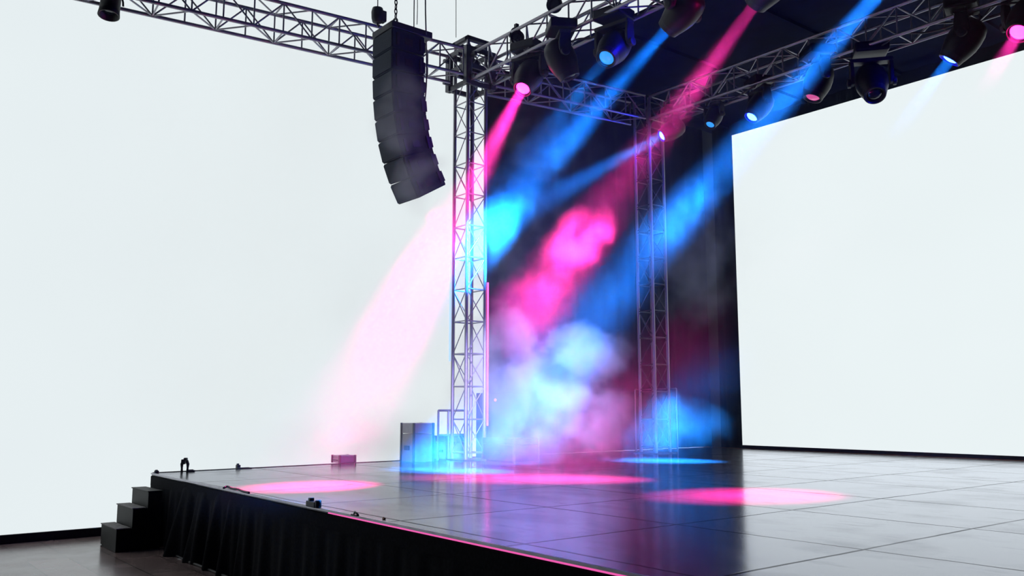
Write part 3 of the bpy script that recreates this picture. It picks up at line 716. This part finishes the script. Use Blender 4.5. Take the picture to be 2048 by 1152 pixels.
class G:                                         # small writer for density fields
    def __init__(s, name):
        s.t = bpy.data.node_groups.new(name, 'GeometryNodeTree')
        s.t.interface.new_socket('Geometry', in_out='OUTPUT', socket_type='NodeSocketGeometry')
        s.N, s.L = s.t.nodes, s.t.links; s.pos = s.N.new('GeometryNodeInputPosition').outputs[0]
    def put(s, sock, v):
        if hasattr(v, 'links'): s.L.new(v, sock)
        else: sock.default_value = v
    def m(s, op, a, b=None, c=None, clamp=False):
        n = s.N.new('ShaderNodeMath'); n.operation = op; n.use_clamp = clamp
        for i, v in enumerate((a, b, c)):
            if v is not None: s.put(n.inputs[i], v)
        return n.outputs[0]
    def v(s, op, a, b=None, out=0):
        n = s.N.new('ShaderNodeVectorMath'); n.operation = op; s.put(n.inputs[0], a)
        if b is not None: s.put(n.inputs[1], b)
        return n.outputs['Value'] if out else n.outputs[0]
    def noise(s, vec, scale, detail=3, rough=.5, color=False):
        n = s.N.new('ShaderNodeTexNoise'); s.put(n.inputs['Vector'], vec); n.inputs['Scale'].default_value = scale; n.inputs['Detail'].default_value = detail; n.inputs['Roughness'].default_value = rough
        return n.outputs['Color' if color else 'Fac']
    def ss(s, x, a, b, lo=0.0, hi=1.0, smooth=True):
        n = s.N.new('ShaderNodeMapRange'); n.interpolation_type = 'SMOOTHSTEP' if smooth else 'LINEAR'; s.put(n.inputs[0], x)
        for k, q in zip((1, 2, 3, 4), (a, b, lo, hi)): n.inputs[k].default_value = q
        return n.outputs[0]
    def xyz(s, vec):
        n = s.N.new('ShaderNodeSeparateXYZ'); s.put(n.inputs[0], vec); return n.outputs
    def finish(s, dens, lo, hi, res, material):
        c = s.N.new('GeometryNodeVolumeCube'); s.put(c.inputs['Density'], dens); c.inputs['Min'].default_value = lo; c.inputs['Max'].default_value = hi
        for k, q in zip('XYZ', res): c.inputs['Resolution ' + k].default_value = q
        sm = s.N.new('GeometryNodeSetMaterial'); sm.inputs['Material'].default_value = material; s.L.new(c.outputs[0], sm.inputs['Geometry'])
        o = s.N.new('NodeGroupOutput'); s.L.new(sm.outputs[0], o.inputs[0]); return s.t
def volume_object(name, tree, material):
    vd = bpy.data.volumes.new(name); vd.materials.append(material)
    o = bpy.data.objects.new(name, vd); COL.objects.link(o)
    md = o.modifiers.new('density', 'NODES'); md.node_group = tree
    return o
HAZE = .0115
def make_haze():
    lo, hi = (XD + .06, 2.0, ZS + .004), (-3.2, 15.15, ZR - .1)
    g = G('haze_density'); mt = vol_mat('stage_haze', .25, (.66, .79, 1.0), step=HSTEP)
    n = g.noise(g.pos, .55, 3, .55); b = g.ss(n, .36, .68, .2, 1.6)
    x, y, z = g.xyz(g.pos)
    e = g.m('MAXIMUM', g.m('MAXIMUM', g.ss(g.m('ADD', x, g.ss(y, 8.0, 11.0, 0, 2.2)), -6.1, -8.5), g.m('MULTIPLY', g.ss(x, -4.2, -6.0), g.m('MULTIPLY', g.ss(y, 9.0, 8.3), g.m('MULTIPLY', g.ss(y, 6.6, 7.2), g.ss(z, 3.1, 4.0))))), g.m('MULTIPLY', g.ss(g.m('SUBTRACT', z, g.ss(y, 9.5, 11.0, 0, .8)), 4.9, 6.0), .8))
    e = g.m('MULTIPLY', e, g.ss(y, 2.0, 4.4))
    e = g.m('MULTIPLY', e, g.ss(z, ZR, 4.0, .3, 1))
    d = g.m('MULTIPLY', g.m('MULTIPLY', b, e), HAZE)
    o = volume_object('haze', g.finish(d, lo, hi, (46, 56, 36), mt), mt)
    tag(o, 'thin haze hanging in the air over the stage deck', 'haze', None, 'stuff'); return o
HSTEP = 6.0
hz = make_haze()
# every cloud: centre pixel, distance, half-width and half-height in pixels, density, threshold, softness, raggedness
CLOUDS = [
    # lavender plume over the middle of the stage: two rising lobes that merge into the low rolling smoke
    ((1160, 690), 13.1, 105, 85, .70, .42, .16, 1.3), ((1118, 755), 13.1, 130, 110, .45, .42, .20, 1.3), ((1229, 705), 13.0, 62, 68, .55, .43, .15, 1.4),
    ((1000, 690), 13.3, 120, 135, .60, .42, .24, 1.3), ((985, 790), 13.2, 160, 130, .50, .40, .3, 1.3), ((1080, 825), 13.1, 190, 115, .60, .42, .26, 1.3),
    ((1075, 890), 12.9, 260, 95, .50, .40, .38, 1.3), ((1195, 850), 13.1, 160, 110, .70, .42, .26, 1.4), ((1285, 850), 13.5, 140, 105, .20, .42, .26, 1.5), ((1400, 850), 13.8, 85, 70, .03, .42, .3, 1.6),
    # puffs inside the beams
    ((1152, 488), 14.2, 150, 140, .17, .60, .40, 3.2), ((1030, 415), 14.6, 160, 130, .075, .55, .38, 2.8), ((1060, 610), 14.8, 150, 120, .10, .46, .4, 1.8), ((1150, 285), 13.4, 110, 90, .06, .46, .5, 1.8),
    # mist by the handrail and cases, grey smoke before the drapes, wisps before the speaker column
    ((780, 880), 11.6, 230, 110, .26, .36, .5, 1.0), ((690, 890), 11.0, 280, 90, .14, .32, .6, 1.0), ((1385, 520), 15.0, 140, 200, .26, .38, .4, 1.6), ((1060, 290), 15.4, 130, 130, .16, .40, .45, 1.6),
    ((835, 355), 11.8, 90, 105, .75, .43, .3, 1.7), ((805, 250), 11.8, 85, 150, .42, .43, .3, 1.7), ((985, 500), 13.8, 120, 190, .26, .42, .4, 1.6), ((780, 640), 12.2, 260, 300, .045, .32, .6, 1.0),
]
def make_smoke():
    t = G('smoke_density'); mt = vol_mat('smoke', .2, (.88, .94, 1), SSTEP, ABS)
    p = t.pos
    w = t.v('MULTIPLY', t.v('SUBTRACT', t.noise(p, 1.0, 2, .5, True), (.5, .5, .5)), (.9, .9, .9))
    n = t.noise(t.v('ADD', p, w), 1.8, 6, .58)
    nc = t.m('SUBTRACT', n, .5); tex = t.m('MULTIPLY_ADD', n, 2.4, -.5, True)
    tot = None; lo = Vector((1e9,) * 3); hi = -lo
    for px, d, rx, ry, dens, thr, soft, amp in CLOUDS:
        c = EYE + ray(*px) * d; c = Vector((c.dot(RT), c.dot(FW), c.z)); m_ = d / FPX
        R = Vector((rx * m_, max(.6, (rx + ry) / 2 * m_), ry * m_))
        for k in range(3): lo[k] = min(lo[k], c[k] - R[k]); hi[k] = max(hi[k], c[k] + R[k])
        q = t.v('MULTIPLY', t.v('SUBTRACT', p, tuple(c)), tuple(1 / r for r in R))
        fall = t.m('SUBTRACT', 1.0, t.v('LENGTH', q, None, 1), None, True)
        v = t.m('MULTIPLY_ADD', fall, .75, t.m('MULTIPLY', nc, amp))
        k = t.m('MULTIPLY', t.ss(v, thr - .22, thr - .22 + soft), t.m('MULTIPLY', t.ss(fall, 0, .35), t.m('MULTIPLY_ADD', fall, 1.3, .15, True)))
        k = t.m('MULTIPLY', k, dens); tot = k if tot is None else t.m('ADD', tot, k)
    tot = t.m('MULTIPLY', tot, tex)
    lo.z = ZS + .01; VX = .045
    res = [int((hi[k] - lo[k]) / VX) for k in range(3)]
    o = volume_object('smoke_cloud', t.finish(tot, tuple(lo), tuple(hi), res, mt), mt)
    o.rotation_euler = (0, 0, math.atan2(RT.y, RT.x))
    return tag(o, 'billowing lavender, pink and blue smoke drifting over the middle of the stage', 'smoke', None, 'stuff')
SSTEP, ABS = 9.0, .25
make_smoke()

# ------------------------------------------------------------------ ambient and view
w = bpy.data.worlds.new('dim_hall'); sc.world = w; w.use_nodes = True
w.node_tree.nodes['Background'].inputs[0].default_value = (.010, .016, .045, 1); w.node_tree.nodes['Background'].inputs[1].default_value = .6
sc.view_settings.view_transform = 'Standard'; sc.view_settings.look = 'None'; sc.view_settings.exposure = 0; sc.view_settings.gamma = 1
sc.view_settings.use_curve_mapping = False
cy = sc.cycles
cy.volume_bounces = 0; cy.max_bounces = 3; cy.diffuse_bounces = 1; cy.glossy_bounces = 2; cy.transmission_bounces = 2; cy.transparent_max_bounces = 8
cy.volume_max_steps = 96
cy.sample_clamp_indirect = 4; cy.caustics_reflective = False; cy.caustics_refractive = False
cy.use_denoising = True; cy.use_adaptive_sampling = True; cy.adaptive_threshold = .2; cy.adaptive_min_samples = 16
